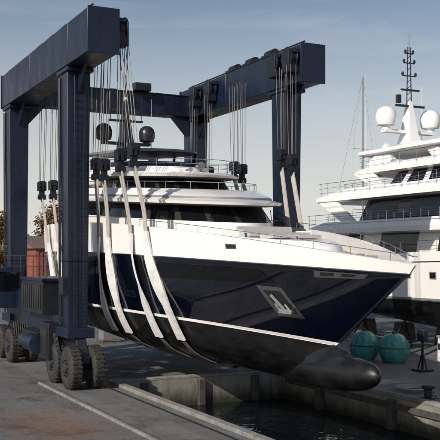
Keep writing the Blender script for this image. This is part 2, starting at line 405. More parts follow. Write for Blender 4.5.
for x in np.arange(-13,18,2.1):
    patch(h2,bv2,[(x,3.95),(x+.55,3.95),(x+.55,4.35),(x,4.35)],GREY,.010,3,3)
    patch(h2,bv2,[(x+.06,4.01),(x+.49,4.01),(x+.49,4.29),(x+.06,4.29)],GLASS,.018,3,3)
h2.beam((-19,CY,3.0),(-17,CY,3.0),6.5,.3,WHITE2)
for sgn in (-1,1):
    h2.tube([(c[22][0],CY+sgn*(c[22][1]+.01),c[22][2]) for c in cols2],.03,STEEL,6)
h2.build('hull',y2,sharp=40)
s2=MB()
def Q(z,xa,xs,xf,w,**k): return outline(z,xa,xs,xf,w,cy=CY,**k)
s2.loft([Q(5.0,-12.2,6,14,3.5),Q(5.3,-12.2,6,13.9,3.5)],[WHITE],cap1=False)
s2.loft([Q(5.3,-12.0,6,13.8,3.48),Q(6.5,-11.6,6,13,3.4)],[mull(3,GLASS,WHITE2)],capm=WHITE)
s2.loft([Q(6.5,-15.2,4,12,3.9),Q(6.58,-15.4,4,12.3,4.2),Q(6.85,-15.4,4,12.2,4.22),Q(7.3,-13.4,3,11.4,4.0),Q(7.3,-13.2,3,11.2,3.85),Q(6.95,-13.2,3,11,3.8)],[WHITE]*5,capm=TEAK)
s2.loft([Q(6.9,-10.6,1,9,3.3),Q(7.35,-10.6,1,9,3.3)],[WHITE],cap1=False)
s2.loft([Q(7.35,-10.5,1,8.9,3.28),Q(8.55,-9.8,1,7.5,3.1)],[mull(5,GLASS,BLACK)],capm=WHITE)
s2.loft([Q(8.55,-14.3,0,8,3.5),Q(8.65,-14.6,0,8.3,3.8),Q(8.9,-14.6,0,8.2,3.8),Q(9.35,-12.0,-1,6.5,3.55),Q(9.35,-11.9,-1,6.3,3.4),Q(9.0,-11.9,-1,6.2,3.4)],[WHITE]*5,capm=TEAK)
s2.loft([Q(8.95,-8.4,-3,3.5,2.7),Q(9.4,-8.4,-3,3.4,2.7)],[WHITE],cap1=False)
s2.loft([Q(9.4,-8.3,-3,3.3,2.68),Q(10.15,-7.6,-3,2.3,2.5)],[mull(4,GLASS,WHITE2)],capm=WHITE)
s2.loft([Q(10.15,-11.0,-3,3,2.8),Q(10.22,-11.2,-3,3.4,3.05),Q(10.42,-11.2,-3,3.3,3.05),Q(10.75,-9.5,-3,2.3,2.8),Q(10.75,-9.4,-3,2.2,2.7),Q(10.5,-9.4,-3,2.2,2.7)],[WHITE]*5,capm=WHITE2)
s2.loft([Q(11.45,-11.6,-5,-1.5,2.1),Q(11.52,-11.9,-5,-1.0,2.4),Q(11.72,-11.9,-5,-1.2,2.4),Q(11.85,-11.4,-5,-2,2.1)],WHITE)
for y in (-2.0,2.0):
    s2.beam((-10.6,CY+y,10.4),(-8.9,CY+y*.95,11.55),.3,1.2,WHITE)
    s2.beam((-4.0,CY+y,10.5),(-5.2,CY+y*.95,11.55),.15,.7,WHITE)
for sgn in (-1,1):
    yy=CY+sgn*3.95
    for (xa,za,xb,zb,w) in ((-15.0,6.8,-11.2,5.2,1.0),(-14.0,8.75,-10.6,7.1,.9),(-10.9,10.3,-8.2,9.1,.7)):
        s=0.0 if za<7 else (0.3 if za<9 else 1.0)
        y=yy-sgn*s
        vs=[(xa-.3,y-.07,za),(xa+w+.9,y-.07,za),(xb+w,y-.07,zb),(xb-.5,y-.07,zb)]
        vs+=[(a,b+.14,c) for a,b,c in vs]
        s2.add(vs,[(0,1,2,3),(7,6,5,4),(0,4,5,1),(1,5,6,2),(2,6,7,3),(3,7,4,0)],WHITE)
for i in range(9):
    s2.box((-14.9+.26*i,CY-2.9,5.35+.15*i),(.26,1.0,.12),TEAK)
s2.build('superstructure',y2,sharp=30)
m2=MB()
m2.loft([[(-9.5+dx*a,CY+dy*a*.8,z) for dx,dy in ((-.6,-.5),(.6,-.5),(.6,.5),(-.6,.5))] for z,a in ((11.8,1.3),(12.8,.8),(14.0,.5),(14.8,.3))],WHITE,smooth=False)
m2.beam((-9.6,CY-1.9,12.9),(-9.6,CY+1.9,12.9),.5,.18,WHITE)
for y in (-1.7,1.75):
    r=.64
    m2.revolve((-9.6,CY+y,12.95),(0,0,1),[(0,.25),(.25,.28),(.3,r*.85),(.55,r),(.95,r),(1.2,r*.88),(1.38,r*.6),(1.46,r*.25),(1.48,.02)],WHITE,28)
m2.beam((-9.4,CY-1.1,14.5),(-9.4,CY+1.1,14.5),.15,.12,BLACK)
m2.beam((-9.4,CY-.7,15.5),(-9.4,CY+.7,15.5),.12,.1,BLACK)
for dy in (-.18,.18):
    m2.tube([(-9.5,CY+dy,14.6),(-9.5,CY+dy*.5,18.2)],.035,BLACK,5)
for k in range(9):
    z=14.8+k*.38; m2.tube([(-9.5,CY-.17,z),(-9.5,CY+.17,z+.3)],.02,BLACK,4)
m2.tube([(-9.5,CY,18.1),(-9.5,CY,19.0)],.02,BLACK,4)
for z,w in ((16.4,.5),(17.2,.4),(17.8,.3)):
    m2.beam((-9.5,CY-w,z),(-9.5,CY+w,z),.06,.06,BLACK)
    m2.ball((-9.5,CY-w,z+.12),(.09,.09,.13),BLACK,8,6); m2.ball((-9.5,CY+w,z+.12),(.09,.09,.13),BLACK,8,6)
m2.box((-9.4,CY-.9,14.9),(.25,.25,.5),BLACK)
for x,y,h in ((-11,-2.2,5),(-11,2.2,4.6),(-4,-2,3.0),(0,2,3)): m2.tube([(x,CY+y,11.6),(x,CY+y,11.6+h)],.022,WHITE2,5,r2=.008)
m2.build('radar_mast',y2)
r2=MB()
for z,xa,xs,xf,w,h in ((7.3,-13.3,3,11.3,3.9,.35),(6.88,-15.2,4,12,4.1,.9),(8.92,-14.4,0,8,3.7,.9),(9.35,-12,-1,6.4,3.45,.3),(10.44,-11,-3,3,2.95,.8)):
    railing(r2,Q(z,xa,xs,xf,w)[::2],h,rails=(1,.66,.33),step=1.5,r=.016)
pts=[(c[24][0],CY-(c[24][1]-.1),c[24][2]) for c in cols2][::4]
railing(r2,pts,.6,rails=(1,.5),step=1.5,r=.016)
r2.build('railings',y2)

# =================================================================== TRAVEL LIFT
lift=empty('boat_travel_lift')
fr=MB()
ZT=14.3; BH=1.6; W=4.95; XF=-9.8
for sgn,xe in ((-1,3.5),(1,2.2)):
    y=sgn*W
    fr.box(((xe+XF-.75)/2,y,ZT-BH/2),(xe-XF+.75,1.15,BH),LIFT)
    fr.box((xe+.03,y,ZT-BH/2),(.06,1.25,BH+.1),LIFT)
    fr.box((XF-.78,y,ZT-BH/2),(.06,1.25,BH+.1),LIFT)
    for x in (-5,0.9): fr.box((x,y,ZT-BH/2),(.05,1.18,BH+.03),LIFT)
    for x in (0,XF):
        fr.box((x,y,(2.2+ZT-BH)/2),(.82,.8,ZT-BH-2.2),LIFT,top=(1.28,1.2))
        fr.box((x,y,ZT-BH-.1),(1.5,1.1,.16),LIFT)
        fr.box((x,y,5),(.96,.93,.04),LIFT)
        for s in (-1,1):
            vs=[(x+s*.52,y-.04,ZT-BH),(x+s*1.5,y-.04,ZT-BH),(x+s*.5,y-.04,ZT-BH-1.1)]; vs+=[(a,b+.08,c) for a,b,c in vs]
            fr.add(vs,[(0,1,2),(5,4,3),(0,3,4,1),(1,4,5,2),(2,5,3,0)],LIFT)
        fr.box((x,y,2.15),(1.7,1.1,.4),LIFT)
        fr.box((x,y,1.55),(2.6,.42,.8),LIFTD,top=(.6,1))
        fr.box((x,y,1.15),(3.0,.3,.3),LIFTD)
    fr.box((XF/2,y,2.35),(-XF-.9,.75,.8),LIFT)
fr.box((XF,0,ZT-.95),(.95,2*W-1.16,1.15),LIFT)
for s in (-1,1):
    vs=[(XF-.3,s*(W-.57),ZT-1.52),(XF-.3,s*(W-1.4),ZT-1.52),(XF-.3,s*(W-.42),ZT-2.6)]; vs+=[(a+.6,b,c) for a,b,c in vs]
    fr.add(vs,[(0,1,2),(5,4,3),(0,3,4,1),(1,4,5,2),(2,5,3,0)],LIFT)
fr.box((XF,0,ZT-.95),(1.02,.4,1.2),LIFT)
fr.build('frame',lift,bevel=.03)
mc=MB()
y=-W
mc.box((-3.6,y-.1,3.45),(3.6,1.5,1.4),LIFTD)
mc.box((-3.6,y-.1,4.2),(3.8,1.6,.12),LIFT)
for i in range(9): mc.box((-5.1+.37*i,y-.87,3.45),(.22,.04,1.0),BLACK)
mc.box((-6.9,y-.1,3.2),(1.6,1.1,.9),LIFT)
mc.box((-1.5,y-.25,1.7),(1.3,1.2,1.5),LIFTD)
mc.box((-1.5,y-.87,1.7),(.9,.05,1.1),BLACK)
mc.box((-4.3,y-.25,1.45),(2.6,1.0,.9),LIFTD)
mc.revolve((-3.3,y-.95,1.5),(1,0,0),[(0,.38),(1.2,.38)],LIFT,20)
mc.revolve((-6.6,y-.4,1.3),(1,0,0),[(0,.34),(1.1,.34)],BLACK,20)
for x in np.arange(-8.6,-.8,.35): mc.tube([(x,y-.42,2.0),(x+.1,y-.5,1.3)],.03,BLACK,5)
mc.box((-7.8,y-1.0,3.7),(1.3,1.2,1.9),LIFT); mc.box((-7.8,y-1.62,4.0),(1.0,.03,.9),GLASS); mc.box((-7.13,y-1.0,4.0),(.03,.9,.9),GLASS)
railing(mc,[(-8.8,y-.85,4.3),(-.9,y-.85,4.3)],.9,m=LIFTD,rails=(1,.5),r=.025,step=1.1)
for yy in (y-.2,y+.2): mc.tube([(.52,yy,2.2),(.60,yy,12.6)],.02,LIFTD,5)
for z in np.arange(2.4,12.6,.3): mc.tube([(.56,y-.2,z),(.56,y+.2,z)],.014,LIFTD,4)
for x,yy in ((XF,-W),(0,-W)):
    mc.tube([(x-.5,yy-.48,2.4),(x-.5,yy-.52,12.4)],.045,BLACK,6); mc.tube([(x-.36,yy-.48,2.4),(x-.36,yy-.52,12.4)],.03,BLACK,6)
    mc.box((x+.05,yy-.5,4.0),(.5,.18,.7),LIFTD)
for k in range(4):
    a=Vector((-.9,y-.5-.05*k,2.1)); b_=Vector((.45+.1*k,y-.55,1.5))
    mc.tube([a.lerp(b_,t)+Vector((0,0,-.45*math.sin(math.pi*t)*(1+.15*k))) for t in np.linspace(0,1,9)],.025,BLACK,5)
for sgn,xe in ((-1,3.5),(1,2.2)):
    yy=sgn*W
    for x in (xe-.5,xe-1.7,-6.2,-8.0):
        mc.revolve((x,yy-sgn*.85-.16,ZT-.55),(0,1,0),[(0,.46),(.04,.46),(.05,.36),(.27,.36),(.28,.46),(.32,.46)],LIFTD,24)
        mc.box((x,yy-sgn*.85,ZT-.75),(.6,.45,.9),LIFTD)
        mc.box((x,yy-sgn*.6,ZT-.3),(.9,.6,.14),LIFT)
    for x in (-1.5,-3.4,-5.2):
        mc.box((x,yy,ZT+.14),(.7,.6,.26),LIFTD)
        mc.revolve((x-.35,yy+.1,ZT+.32),(1,0,0),[(0,.24),(.7,.24)],LIFTD,14)
    mc.tube([(XF,yy-.4,ZT+.12),(xe,yy-.4,ZT+.12)],.04,BLACK,5)
    railing(mc,[(XF,yy+.5,ZT),(xe-1,yy+.5,ZT)],.35,m=LIFTD,rails=(1,),r=.02,step=2)
for y_ in np.arange(-4,4.1,1.6): mc.tube([(XF+.5,y_,ZT-.4),(XF+.5,y_+1.6,ZT-.45)],.03,BLACK,5)
mc.box((XF+.7,1.5,ZT-.2),(.5,.9,.4),LIFTD); mc.box((XF+.7,-1.8,ZT-.2),(.5,.7,.4),LIFTD)
mc.build('machinery',lift,bevel=.012)
wh=MB()
R=.84
for sgn in (-1,1):
    for x0 in (0,XF):
        for dx in (-1.05,1.05):
            for dy in (-.46,.46):
                c=(x0+dx,sgn*W+dy-.24,R)
                wh.revolve(c,(0,1,0),[(0.02,.42),(0,.5),(0,.70),(.05,.79),(.10,R),(.38,R),(.43,.79),(.48,.70),(.48,.5),(.46,.42)],None,36,
                           mats=[HUB,RUBBER,RUBBER,RUBBER,RUBBER,RUBBER,RUBBER,RUBBER,HUB])
                for k in range(30):
                    a=2*math.pi*k/30
                    for q,t in ((.14,.08),(.34,-.08)):
                        pp=Vector((c[0]+math.cos(a+t)*R,c[1]+q,c[2]+math.sin(a+t)*R))
                        wh.box(pp,(.04,.17,.09),RUBBER,rot=Matrix.Rotation(-a,3,'Y'))
                side=-.02 if dy<0 else .5
                wh.revolve((c[0],c[1]+side-.05,R),(0,1,0),[(0,.05),(.0,.2),(.1,.22)],HUB,14)
                for k in range(10):
                    a=2*math.pi*k/10; wh.box((c[0]+.31*math.cos(a),c[1]+side,c[2]+.31*math.sin(a)),(.05,.06,.05),LIFTD)
            wh.tube([(x0+dx,sgn*W-.7,R),(x0+dx,sgn*W+.7,R)],.12,LIFTD,10)
wh.build('wheels',lift,sharp=30)
hk=MB(); sl=MB()
def block(x,y,z,xt,yt,zt_=ZT-.9,n=2):
    for i in range(n):
        o=(i-(n-1)/2)*.26
        for q in (-.1,.1):
            hk.tube([(xt+o*1.2,yt+q*1.4,zt_),(x+o,y+q,z+.3)],.015,CABLE,4)
    hk.box((x,y,z+.1),(.52,.12,.40),LIFTD,top=(.8,1)); hk.box((x,y+.15,z+.1),(.46,.05,.42),LIFTD); hk.box((x,y-.15,z+.1),(.46,.05,.42),LIFTD)
    hk.revolve((x-.13,y-.12,z+.2),(0,1,0),[(0,.16),(.24,.16)],LIFTD,16); hk.revolve((x+.13,y-.12,z+.2),(0,1,0),[(0,.16),(.24,.16)],LIFTD,16)
    hk.box((x,y,z-.2),(.16,.24,.35),LIFTD)
    hk.revolve((x,y-.18,z-.42),(0,1,0),[(0,.13),(.36,.13)],LIFTD,14)
def ribbon(pts,w,m,th=.035,dirs=None,wf=None):
    pts=[Vector(p) for p in pts]; rings=[];k=len(pts)
    for i,p in enumerate(pts):
        d=(pts[min(i+1,k-1)]-pts[max(i-1,0)]).normalized()
        a=Vector(dirs[i]) if dirs else Vector((1,0,0))
        a=(a-d*a.dot(d)).normalized(); b=d.cross(a)
        ww=wf(i/(k-1)) if wf else w
        rings.append([p+a*ww/2+b*th/2,p-a*ww/2+b*th/2,p-a*ww/2-b*th/2,p+a*ww/2-b*th/2])
    sl.loft(rings,m,smooth=True)
def sling(xb,yb,zb,xl,pb,tw=0.0):
    block(xb,yb,zb,min(xb,3.0) if xb>0 else xb,-W+.95)
    start=Vector((xb,yb,zb-.5))
    zc=3.1
    p,n=hit(hull_bvh,xl,zc)
    path=[]
    mid=p+Vector((0,-.14,0))
    for t in np.linspace(0,1,44): path.append(start.lerp(mid,t))
    for z in np.linspace(zc-.12,2.1,9):
        q,n=hit(hull_bvh,xl,z); path.append(q+Vector((0,-.13,-.02)))
    # keep the strap clear of the hull flare and let it settle into a smooth curve
    for it in range(30):
        new=[v.copy() for v in path]
        for i in range(1,len(path)-1): new[i]=path[i]*.5+(path[i-1]+path[i+1])*.25
        path=new
        for i in range(10,len(path)):
            r=hit(hull_bvh,path[i].x,path[i].z)
            if r[0] is not None and path[i].z<6.6 and path[i].y>r[0].y-.10: path[i].y=r[0].y-.10
    top=path[:22]
    for o in (-.12,.12): ribbon([q+Vector((o*(1-.4*i/21),0,0)) for i,q in enumerate(top)],.15,STRAP)
    low_=path[19:]; NB=len(low_)
    dirs=[]
    for i in range(NB):
        t=i/(NB-1); an=tw*math.sin(math.pi*min(1,t*1.5)); dirs.append((math.cos(an),math.sin(an)*.6,0))
    rr=random.Random(int(xl*100)+500); ph=rr.uniform(0,6)
    ribbon(low_,.26,SLEEVE,.07,dirs,wf=lambda t: .34+.34*t+.02*math.sin(t*9+ph))
    low=[path[-1]+Vector((0,.03,0))]
    for z in (1.9,1.7,1.5,1.3,1.2):
        q,n=hit(hull_bvh,xl,z)
        if q: low.append(q+Vector((0,-.03,-.05)))
    zk=low[-1].z-.25
    low.append(Vector((xl,0,zk)))
    low+= [Vector((v.x,-v.y,v.z)) for v in reversed(low[:-1])]
    ribbon(low,.34,STRAP_SHADE,.04)
    q,n=hit(hull_bvh,xl,4.9)
    ribbon([low[-1],Vector((xl,-q.y+.1,4.9)),Vector(pb)+Vector((0,0,-.45))],.26,STRAP,.04)
sling(4.0,-3.95,9.0,4.35,(2.0,4.05,9.2),.8)
sling(3.0,-4.1,8.9,2.9,(1.1,4.05,9.5),-.7)
sling(1.1,-4.1,8.7,.6,(-2.6,4.05,9.2),.6)
sling(0.3,-4.15,8.8,-.7,(-3.4,4.05,9.4),-.5)
sling(-6.2,-4.1,8.4,-6.0,(-6.2,4.05,9.4),.3)
sling(-8.2,-4.1,8.5,-7.6,(-8,4.05,9.4),.3)
for x,z in ((2.0,9.2),(1.1,9.5),(-2.6,9.2),(-3.4,9.4),(-6.2,9.4),(-8,9.4)):
    block(x,4.05,z,x,W-.95)
hk.build('hoist_blocks_and_cables',lift)
sl.build('slings',lift,sharp=60)

# =================================================================== GROUND / WATER
def ground_material():
    m=D.materials.new('concrete_yard'); m.use_nodes=True; nt=m.node_tree; N=nt.nodes; L=nt.links
    b=N['Principled BSDF']
    tc=N.new('ShaderNodeTexCoord')
    def noise(scale,det=6,st=(1,1,1),rough=.6):
        mp=N.new('ShaderNodeMapping'); mp.inputs['Scale'].default_value=st; L.new(tc.outputs['Object'],mp.inputs[0])
        n=N.new('ShaderNodeTexNoise'); n.inputs['Scale'].default_value=scale; n.inputs['Detail'].default_value=det; n.inputs['Roughness'].default_value=rough
        L.new(mp.outputs[0],n.inputs['Vector']); return n.outputs['Fac']
    def ramp(src,p0,c0,p1,c1):
        r=N.new('ShaderNodeValToRGB'); r.color_ramp.elements[0].position=p0; r.color_ramp.elements[1].position=p1
        r.color_ramp.elements[0].color=(*c0,1); r.color_ramp.elements[1].color=(*c1,1); L.new(src,r.inputs[0]); return r.outputs[0]
    def mix(f,a,bb,bt='MIX'):
        x=N.new('ShaderNodeMix'); x.data_type='RGBA'; x.blend_type=bt
        if isinstance(f,float): x.inputs[0].default_value=f
        else: L.new(f,x.inputs[0])
        for s,v in ((6,a),(7,bb)):
            if isinstance(v,tuple): x.inputs[s].default_value=(*v,1)
            else: L.new(v,x.inputs[s])
        return x.outputs[2]
    base=ramp(noise(.35,8),.3,(.112,.114,.116),.7,(.185,.187,.188))
    fine=ramp(noise(9,5),.3,(.74,.74,.74),.75,(1.15,1.15,1.15))
    c=mix(1.0,base,fine,'MULTIPLY')
    st=ramp(noise(1.0,5,(.05,1.2,1)),.40,(.6,.6,.6),.6,(1.05,1.05,1.05))
    c=mix(.45,c,st,'MULTIPLY')
    wet=ramp(noise(.5,6,(1,1,1),.7),.36,(.45,.45,.45),.46,(1,1,1)); c=mix(.6,c,wet,'MULTIPLY')
    crk=N.new('ShaderNodeTexVoronoi'); crk.feature='DISTANCE_TO_EDGE'; crk.inputs['Scale'].default_value=.35
    dm=N.new('ShaderNodeVectorMath'); dm.operation='ADD'
    nz=N.new('ShaderNodeTexNoise'); nz.inputs['Scale'].default_value=1.5; nz.inputs['Detail'].default_value=5; L.new(tc.outputs['Object'],nz.inputs['Vector'])
    L.new(tc.outputs['Object'],dm.inputs[0]); L.new(nz.outputs['Color'],dm.inputs[1]); L.new(dm.outputs[0],crk.inputs['Vector'])
    ck=ramp(crk.outputs['Distance'],.002,(.45,.45,.45),.006,(1,1,1)); c=mix(.6,c,ck,'MULTIPLY')
    br=N.new('ShaderNodeTexBrick'); br.offset=0; br.inputs['Scale'].default_value=1.0; br.inputs['Brick Width'].default_value=6.0; br.inputs['Row Height'].default_value=5.0
    br.inputs['Mortar Size'].default_value=.02; br.inputs['Color1'].default_value=(1,1,1,1); br.inputs['Color2'].default_value=(.88,.88,.88,1); br.inputs['Mortar'].default_value=(.4,.4,.4,1)
    mp=N.new('ShaderNodeMapping'); mp.inputs['Location'].default_value=(1.2,.9,0); L.new(tc.outputs['Object'],mp.inputs[0]); L.new(mp.outputs[0],br.inputs['Vector'])
    c=mix(1.0,c,br.outputs['Color'],'MULTIPLY')
    mp2=N.new('ShaderNodeMapping'); mp2.vector_type='TEXTURE'; mp2.inputs['Location'].default_value=(8.0,-8.0,0); mp2.inputs['Scale'].default_value=(4.4,2.2,1)
    L.new(tc.outputs['Object'],mp2.inputs[0])
    ln=N.new('ShaderNodeVectorMath'); ln.operation='LENGTH'; L.new(mp2.outputs[0],ln.inputs[0])
    ad=N.new('ShaderNodeMath'); ad.operation='MULTIPLY_ADD'; L.new(noise(1.1,8,(1,1,1),.78),ad.inputs[0]); ad.inputs[1].default_value=3.0; L.new(ln.outputs['Value'],ad.inputs[2])
    mr=N.new('ShaderNodeMapRange'); mr.inputs[1].default_value=2.4; mr.inputs[2].default_value=1.75; L.new(ad.outputs[0],mr.inputs[0])
    rust=ramp(noise(5,6),.35,(.12,.07,.045),.7,(.22,.125,.075))
    fm=N.new('ShaderNodeMath'); fm.operation='MULTIPLY'; L.new(mr.outputs[0],fm.inputs[0]); fm.inputs[1].default_value=.65
    c=mix(fm.outputs[0],c,rust)
    L.new(c,b.inputs['Base Color'])
    rr=N.new('ShaderNodeMapRange'); L.new(noise(.5,6,(1,1,1),.7),rr.inputs[0]); rr.inputs[1].default_value=.36; rr.inputs[2].default_value=.5; rr.inputs[3].default_value=.32; rr.inputs[4].default_value=.8
    L.new(rr.outputs[0],b.inputs['Roughness'])
    bp=N.new('ShaderNodeBump'); bp.inputs['Strength'].default_value=.35; bp.inputs['Distance'].default_value=.02; L.new(noise(14,6),bp.inputs['Height']); L.new(bp.outputs[0],b.inputs['Normal'])
    return m
CONC=ground_material()
SX=0.3; YL=-3.3; YR=4.6
g=MB()
B_=900
def quad(a,b,c,d,m): g.add([a,b,c,d],[(0,1,2,3)],m)
quad((-B_,-B_,0),(B_,-B_,0),(B_,YL,0),(-B_,YL,0),CONC)
quad((-B_,YL,0),(SX,YL,0),(SX,YR,0),(-B_,YR,0),CONC)
quad((-B_,YR,0),(B_,YR,0),(B_,B_,0),(-B_,B_,0),CONC)
go=g.build('ground')
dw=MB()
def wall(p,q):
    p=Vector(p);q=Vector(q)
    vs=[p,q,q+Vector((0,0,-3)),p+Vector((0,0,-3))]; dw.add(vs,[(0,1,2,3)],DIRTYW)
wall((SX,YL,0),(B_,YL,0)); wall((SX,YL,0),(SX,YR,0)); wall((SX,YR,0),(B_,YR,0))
for k in range(15):
    x0=SX+.02+k*4.0
    dw.box((x0+1.99,YL-.16,.07),(3.97,.3,.14),KERB); dw.box((x0+1.99,YR+.16,.07),(3.97,.3,.14),KERB)
dw.box((SX-.17,(YL+YR)/2,.06),(.3,YR-YL,.12),KERB)
dw.box((30.2,YR-.07,-.3),(59,.12,.22),FEND)
for x in np.arange(3.5,40,4.8):
    dw.box((x,YR-.15,-.6),(.35,.28,1.1),FEND,top=(1,.8)); dw.box((x,YL+.15,-.6),(.35,.28,1.1),FEND,top=(1,.8))
for y in np.arange(YL+1.2,YR,2.6): dw.box((SX+.12,y,-.6),(.22,.3,1.1),FEND)
dw.build('dock_wall',bevel=.02)
gk=MB()
for k in range(6):
    gk.box((1+4.0*k,-6.15,.04),(3.95,.12,.08),KERB)
gk.box((14.5,-4.0,.012),(34,.08,.024),LIFTD)
gk.build('runway_guide_kerb',bevel=.01)
wm=D.materials.new('harbour_water'); wm.use_nodes=True; nt=wm.node_tree; b=nt.nodes['Principled BSDF']
b.inputs['Base Color'].default_value=(.004,.007,.008,1); b.inputs['Roughness'].default_value=.02; b.inputs['IOR'].default_value=1.33
tc=nt.nodes.new('ShaderNodeTexCoord'); n1=nt.nodes.new('ShaderNodeTexNoise'); n1.inputs['Scale'].default_value=1.1; n1.inputs['Detail'].default_value=2.5; n1.inputs['Distortion'].default_value=.5
nt.links.new(tc.outputs['Object'],n1.inputs['Vector'])
bp=nt.nodes.new('ShaderNodeBump'); bp.inputs['Strength'].default_value=.6; bp.inputs['Distance'].default_value=.12
nt.links.new(n1.outputs['Fac'],bp.inputs['Height']); nt.links.new(bp.outputs[0],b.inputs['Normal'])
w=MB(); w.add([(SX,YL,-1.15),(B_,YL,-1.15),(B_,YR,-1.15),(SX,YR,-1.15)],[(0,1,2,3)],wm); w.build('water')

# =================================================================== QUAY OBJECTS
def cover(c,rx,ry,rz,name):
    m=MB(); rnd=random.Random(sum(c)); vs=[];fs=[];nu,nv=36,20
    for i in range(nv+1):
        ph=math.pi*i/nv
        for j in range(nu):
            t=2*math.pi*j/nu; k=1+.035*math.sin(9*t)*math.sin(ph)+.02*math.sin(3*t-4*ph)+rnd.uniform(-.006,.006)
            zz=math.cos(ph); zz=max(zz,-.8)
            vs.append((c[0]+rx*k*math.sin(ph)**.8*math.cos(t) if 0<i<nv else c[0],c[1]+ry*k*(math.sin(ph)**.8)*math.sin(t) if 0<i<nv else c[1],c[2]+rz*zz*k))
    for i in range(nv):
        for j in range(nu): fs.append((i*nu+j,(i+1)*nu+j,(i+1)*nu+(j+1)%nu,i*nu+(j+1)%nu))
    m.add(vs,fs,TEAL,True)
    m.tube([(c[0]+rx*1.02*math.cos(t),c[1]+ry*1.02*math.sin(t),c[2]+.1) for t in np.linspace(0,6.28,24)],.02,BLACK,5)
    m.revolve((c[0],c[1],c[2]+rz*.95),(0,0,1),[(0,.12),(.12,.1),(.16,.03)],BLACK,10)
    m.build(name)
cover((-1.9,10.6,.64),.72,.72,.8,'inflatable_fender')
cover((-0.4,11.3,.62),.75,.75,.78,'inflatable_fender')
for k,(x,y) in enumerate(((9.0,5.6),(4.0,5.7),(13.5,5.6))):
    m=MB(); m.revolve((x,y,0),(0,0,1),[(0,.26),(.05,.26),(.08,.15),(.32,.14),(.38,.24),(.47,.24),(.5,.16)],BLACK,20); m.build('mooring_bollard')
m=MB(); m.tube([(7.2+(.25+.02*t)*math.cos(t),6.4+(.25+.02*t)*math.sin(t),.03+.004*t) for t in np.linspace(0,25,130)]+[(7.9,6.9,.03),(8.6,6.3,.03),(8.9,5.9,.12)],.03,STRAP,5); m.build('mooring_rope')
for x in (-14,-10,-6,-2,2,8):
    m=MB()
    m.box((x,CY,.5),(.9,1.2,1.0),WOOD,top=(.8,.8)); m.build('keel_block',bevel=.02)
    m=MB()
    for dx,dy in ((-.6,-.4),(.6,-.4),(0,.6)): m.tube([(x+dx,CY-3.2+dy,0),(x,CY-3.1,1.5)],.05,LIFTD,6)
    m.tube([(x,CY-3.1,1.4),(x,CY-2.9,2.05)],.05,LIFTD,6); m.box((x,CY-2.88,2.02),(.4,.4,.08),WOOD); m.build('jack_stand')
m=MB(); m.box((0.9,13.2,.6),(.35,.3,1.2),WHITE2,top=(.9,.9)); m.box((.9,13.2,1.27),(.42,.36,.12),GREY); m.box((.9,13.03,.8),(.2,.02,.3),BLACK); m.build('dock_power_pedestal',bevel=.02)
m=MB(); X_,Y_=2.9,10.35; m.box((X_,Y_,.05),(.7,.7,.1),LIFTD); m.tube([(X_,Y_,.1),(X_,Y_,1.5)],.06,LIFTD,8); m.box((X_,Y_,1.6),(.45,.25,.5),LIFTD); m.tube([(X_-.3,Y_,.1),(X_,Y_,.9)],.04,LIFTD); m.tube([(X_+.3,Y_,.1),(X_,Y_,.9)],.04,LIFTD); m.build('dock_winch_post',bevel=.01)
for x,y in ((-8,9.5),(-10.5,13),(-16,2)):
    m=MB()
    for k in range(6): m.box((x,y-.5+.2*k,.13),(1.2,.13,.03),WOOD)
    for k in (-1,0,1): m.box((x+k*.5,y,.06),(.1,1.1,.11),WOOD)
    m.box((x,y,.45),(.9,.8,.55),GREY); m.build('pallet_with_crate')

# =================================================================== BACKGROUND
def warehouse(x,y,sx,sy,h,name):
    m=MB()
    m.box((x,y,h/2),(sx,sy,h),REDP)
    x1=x+sx/2
    for yy in np.arange(y-sy/2+.25,y+sy/2,.5): m.box((x1+.04,yy,h/2),(.07,.14,h-.1),REDP)
    vs=[(x-sx/2-.4,y-sy/2-.4,h),(x1+.4,y-sy/2-.4,h),(x1+.4,y+sy/2+.4,h),(x-sx/2-.4,y+sy/2+.4,h),(x,y-sy/2-.4,h+1.6),(x,y+sy/2+.4,h+1.6)]
    m.add(vs,[(0,1,4),(2,3,5),(1,2,5,4),(3,0,4,5),(0,3,2,1)],ROOF)
    for k in range(int(sy//6)):
        yy=y-sy/2+3+6*k; m.box((x1+.1,yy,1.9),(.08,3.0,3.8),GREY); m.box((x1+.1,yy,h-1.1),(.08,2.6,.8),GLASS)
    m.build(name)
warehouse(-74,21,14,20,6.0,'warehouse_building')
warehouse(-100,-2,14,26,5.6,'warehouse_building')
def car(x,y,ang,paint,name):
    m=MB()
    prof=[(-2.15,.35,.55,.8),(-2.1,.3,.85,.85),(-1.2,.3,.95,.88),(1.3,.3,.95,.88),(2.0,.3,.75,.84),(2.15,.35,.6,.75)]
    R_=Matrix.Rotation(ang,3,'Z'); o=Vector((x,y,0))
    T=lambda p: R_@Vector(p)+o
    m.loft([[T((a,-w,zb)),T((a,w,zb)),T((a,w*1.0,zt_*.8)),T((a,w*.92,zt_)),T((a,-w*.92,zt_)),T((a,-w,zt_*.8))] for a,zb,zt_,w in prof],paint)
    m.loft([[T((a,-w,z)),T((b_,-w,z)),T((b_,w,z)),T((a,w,z))] for a,b_,w,z in ((-1.9,1.1,.8,.93),(-1.4,.45,.66,1.38))],GLASS,smooth=False)
    m.loft([[T((a,-w,z)),T((b_,-w,z)),T((b_,w,z)),T((a,w,z))] for a,b_,w,z in ((-1.42,.47,.67,1.38),(-1.3,.3,.6,1.46))],paint,smooth=False)
    for wx in (-1.3,1.35):
        for s in (-1,1):
            m.revolve(T((wx,s*.78-.1,.33)),R_@Vector((0,1,0)),[(0,.2),(0,.33),(.2,.33),(.2,.2)],None,20,mats=[STEEL,RUBBER,STEEL])
    m.build(name)
car(-60.5,6.0,.9,CARW,'parked_car'); car(-58,2.0,1.3,CARR,'parked_car'); car(-66,9.4,1.1,CARW,'parked_car')

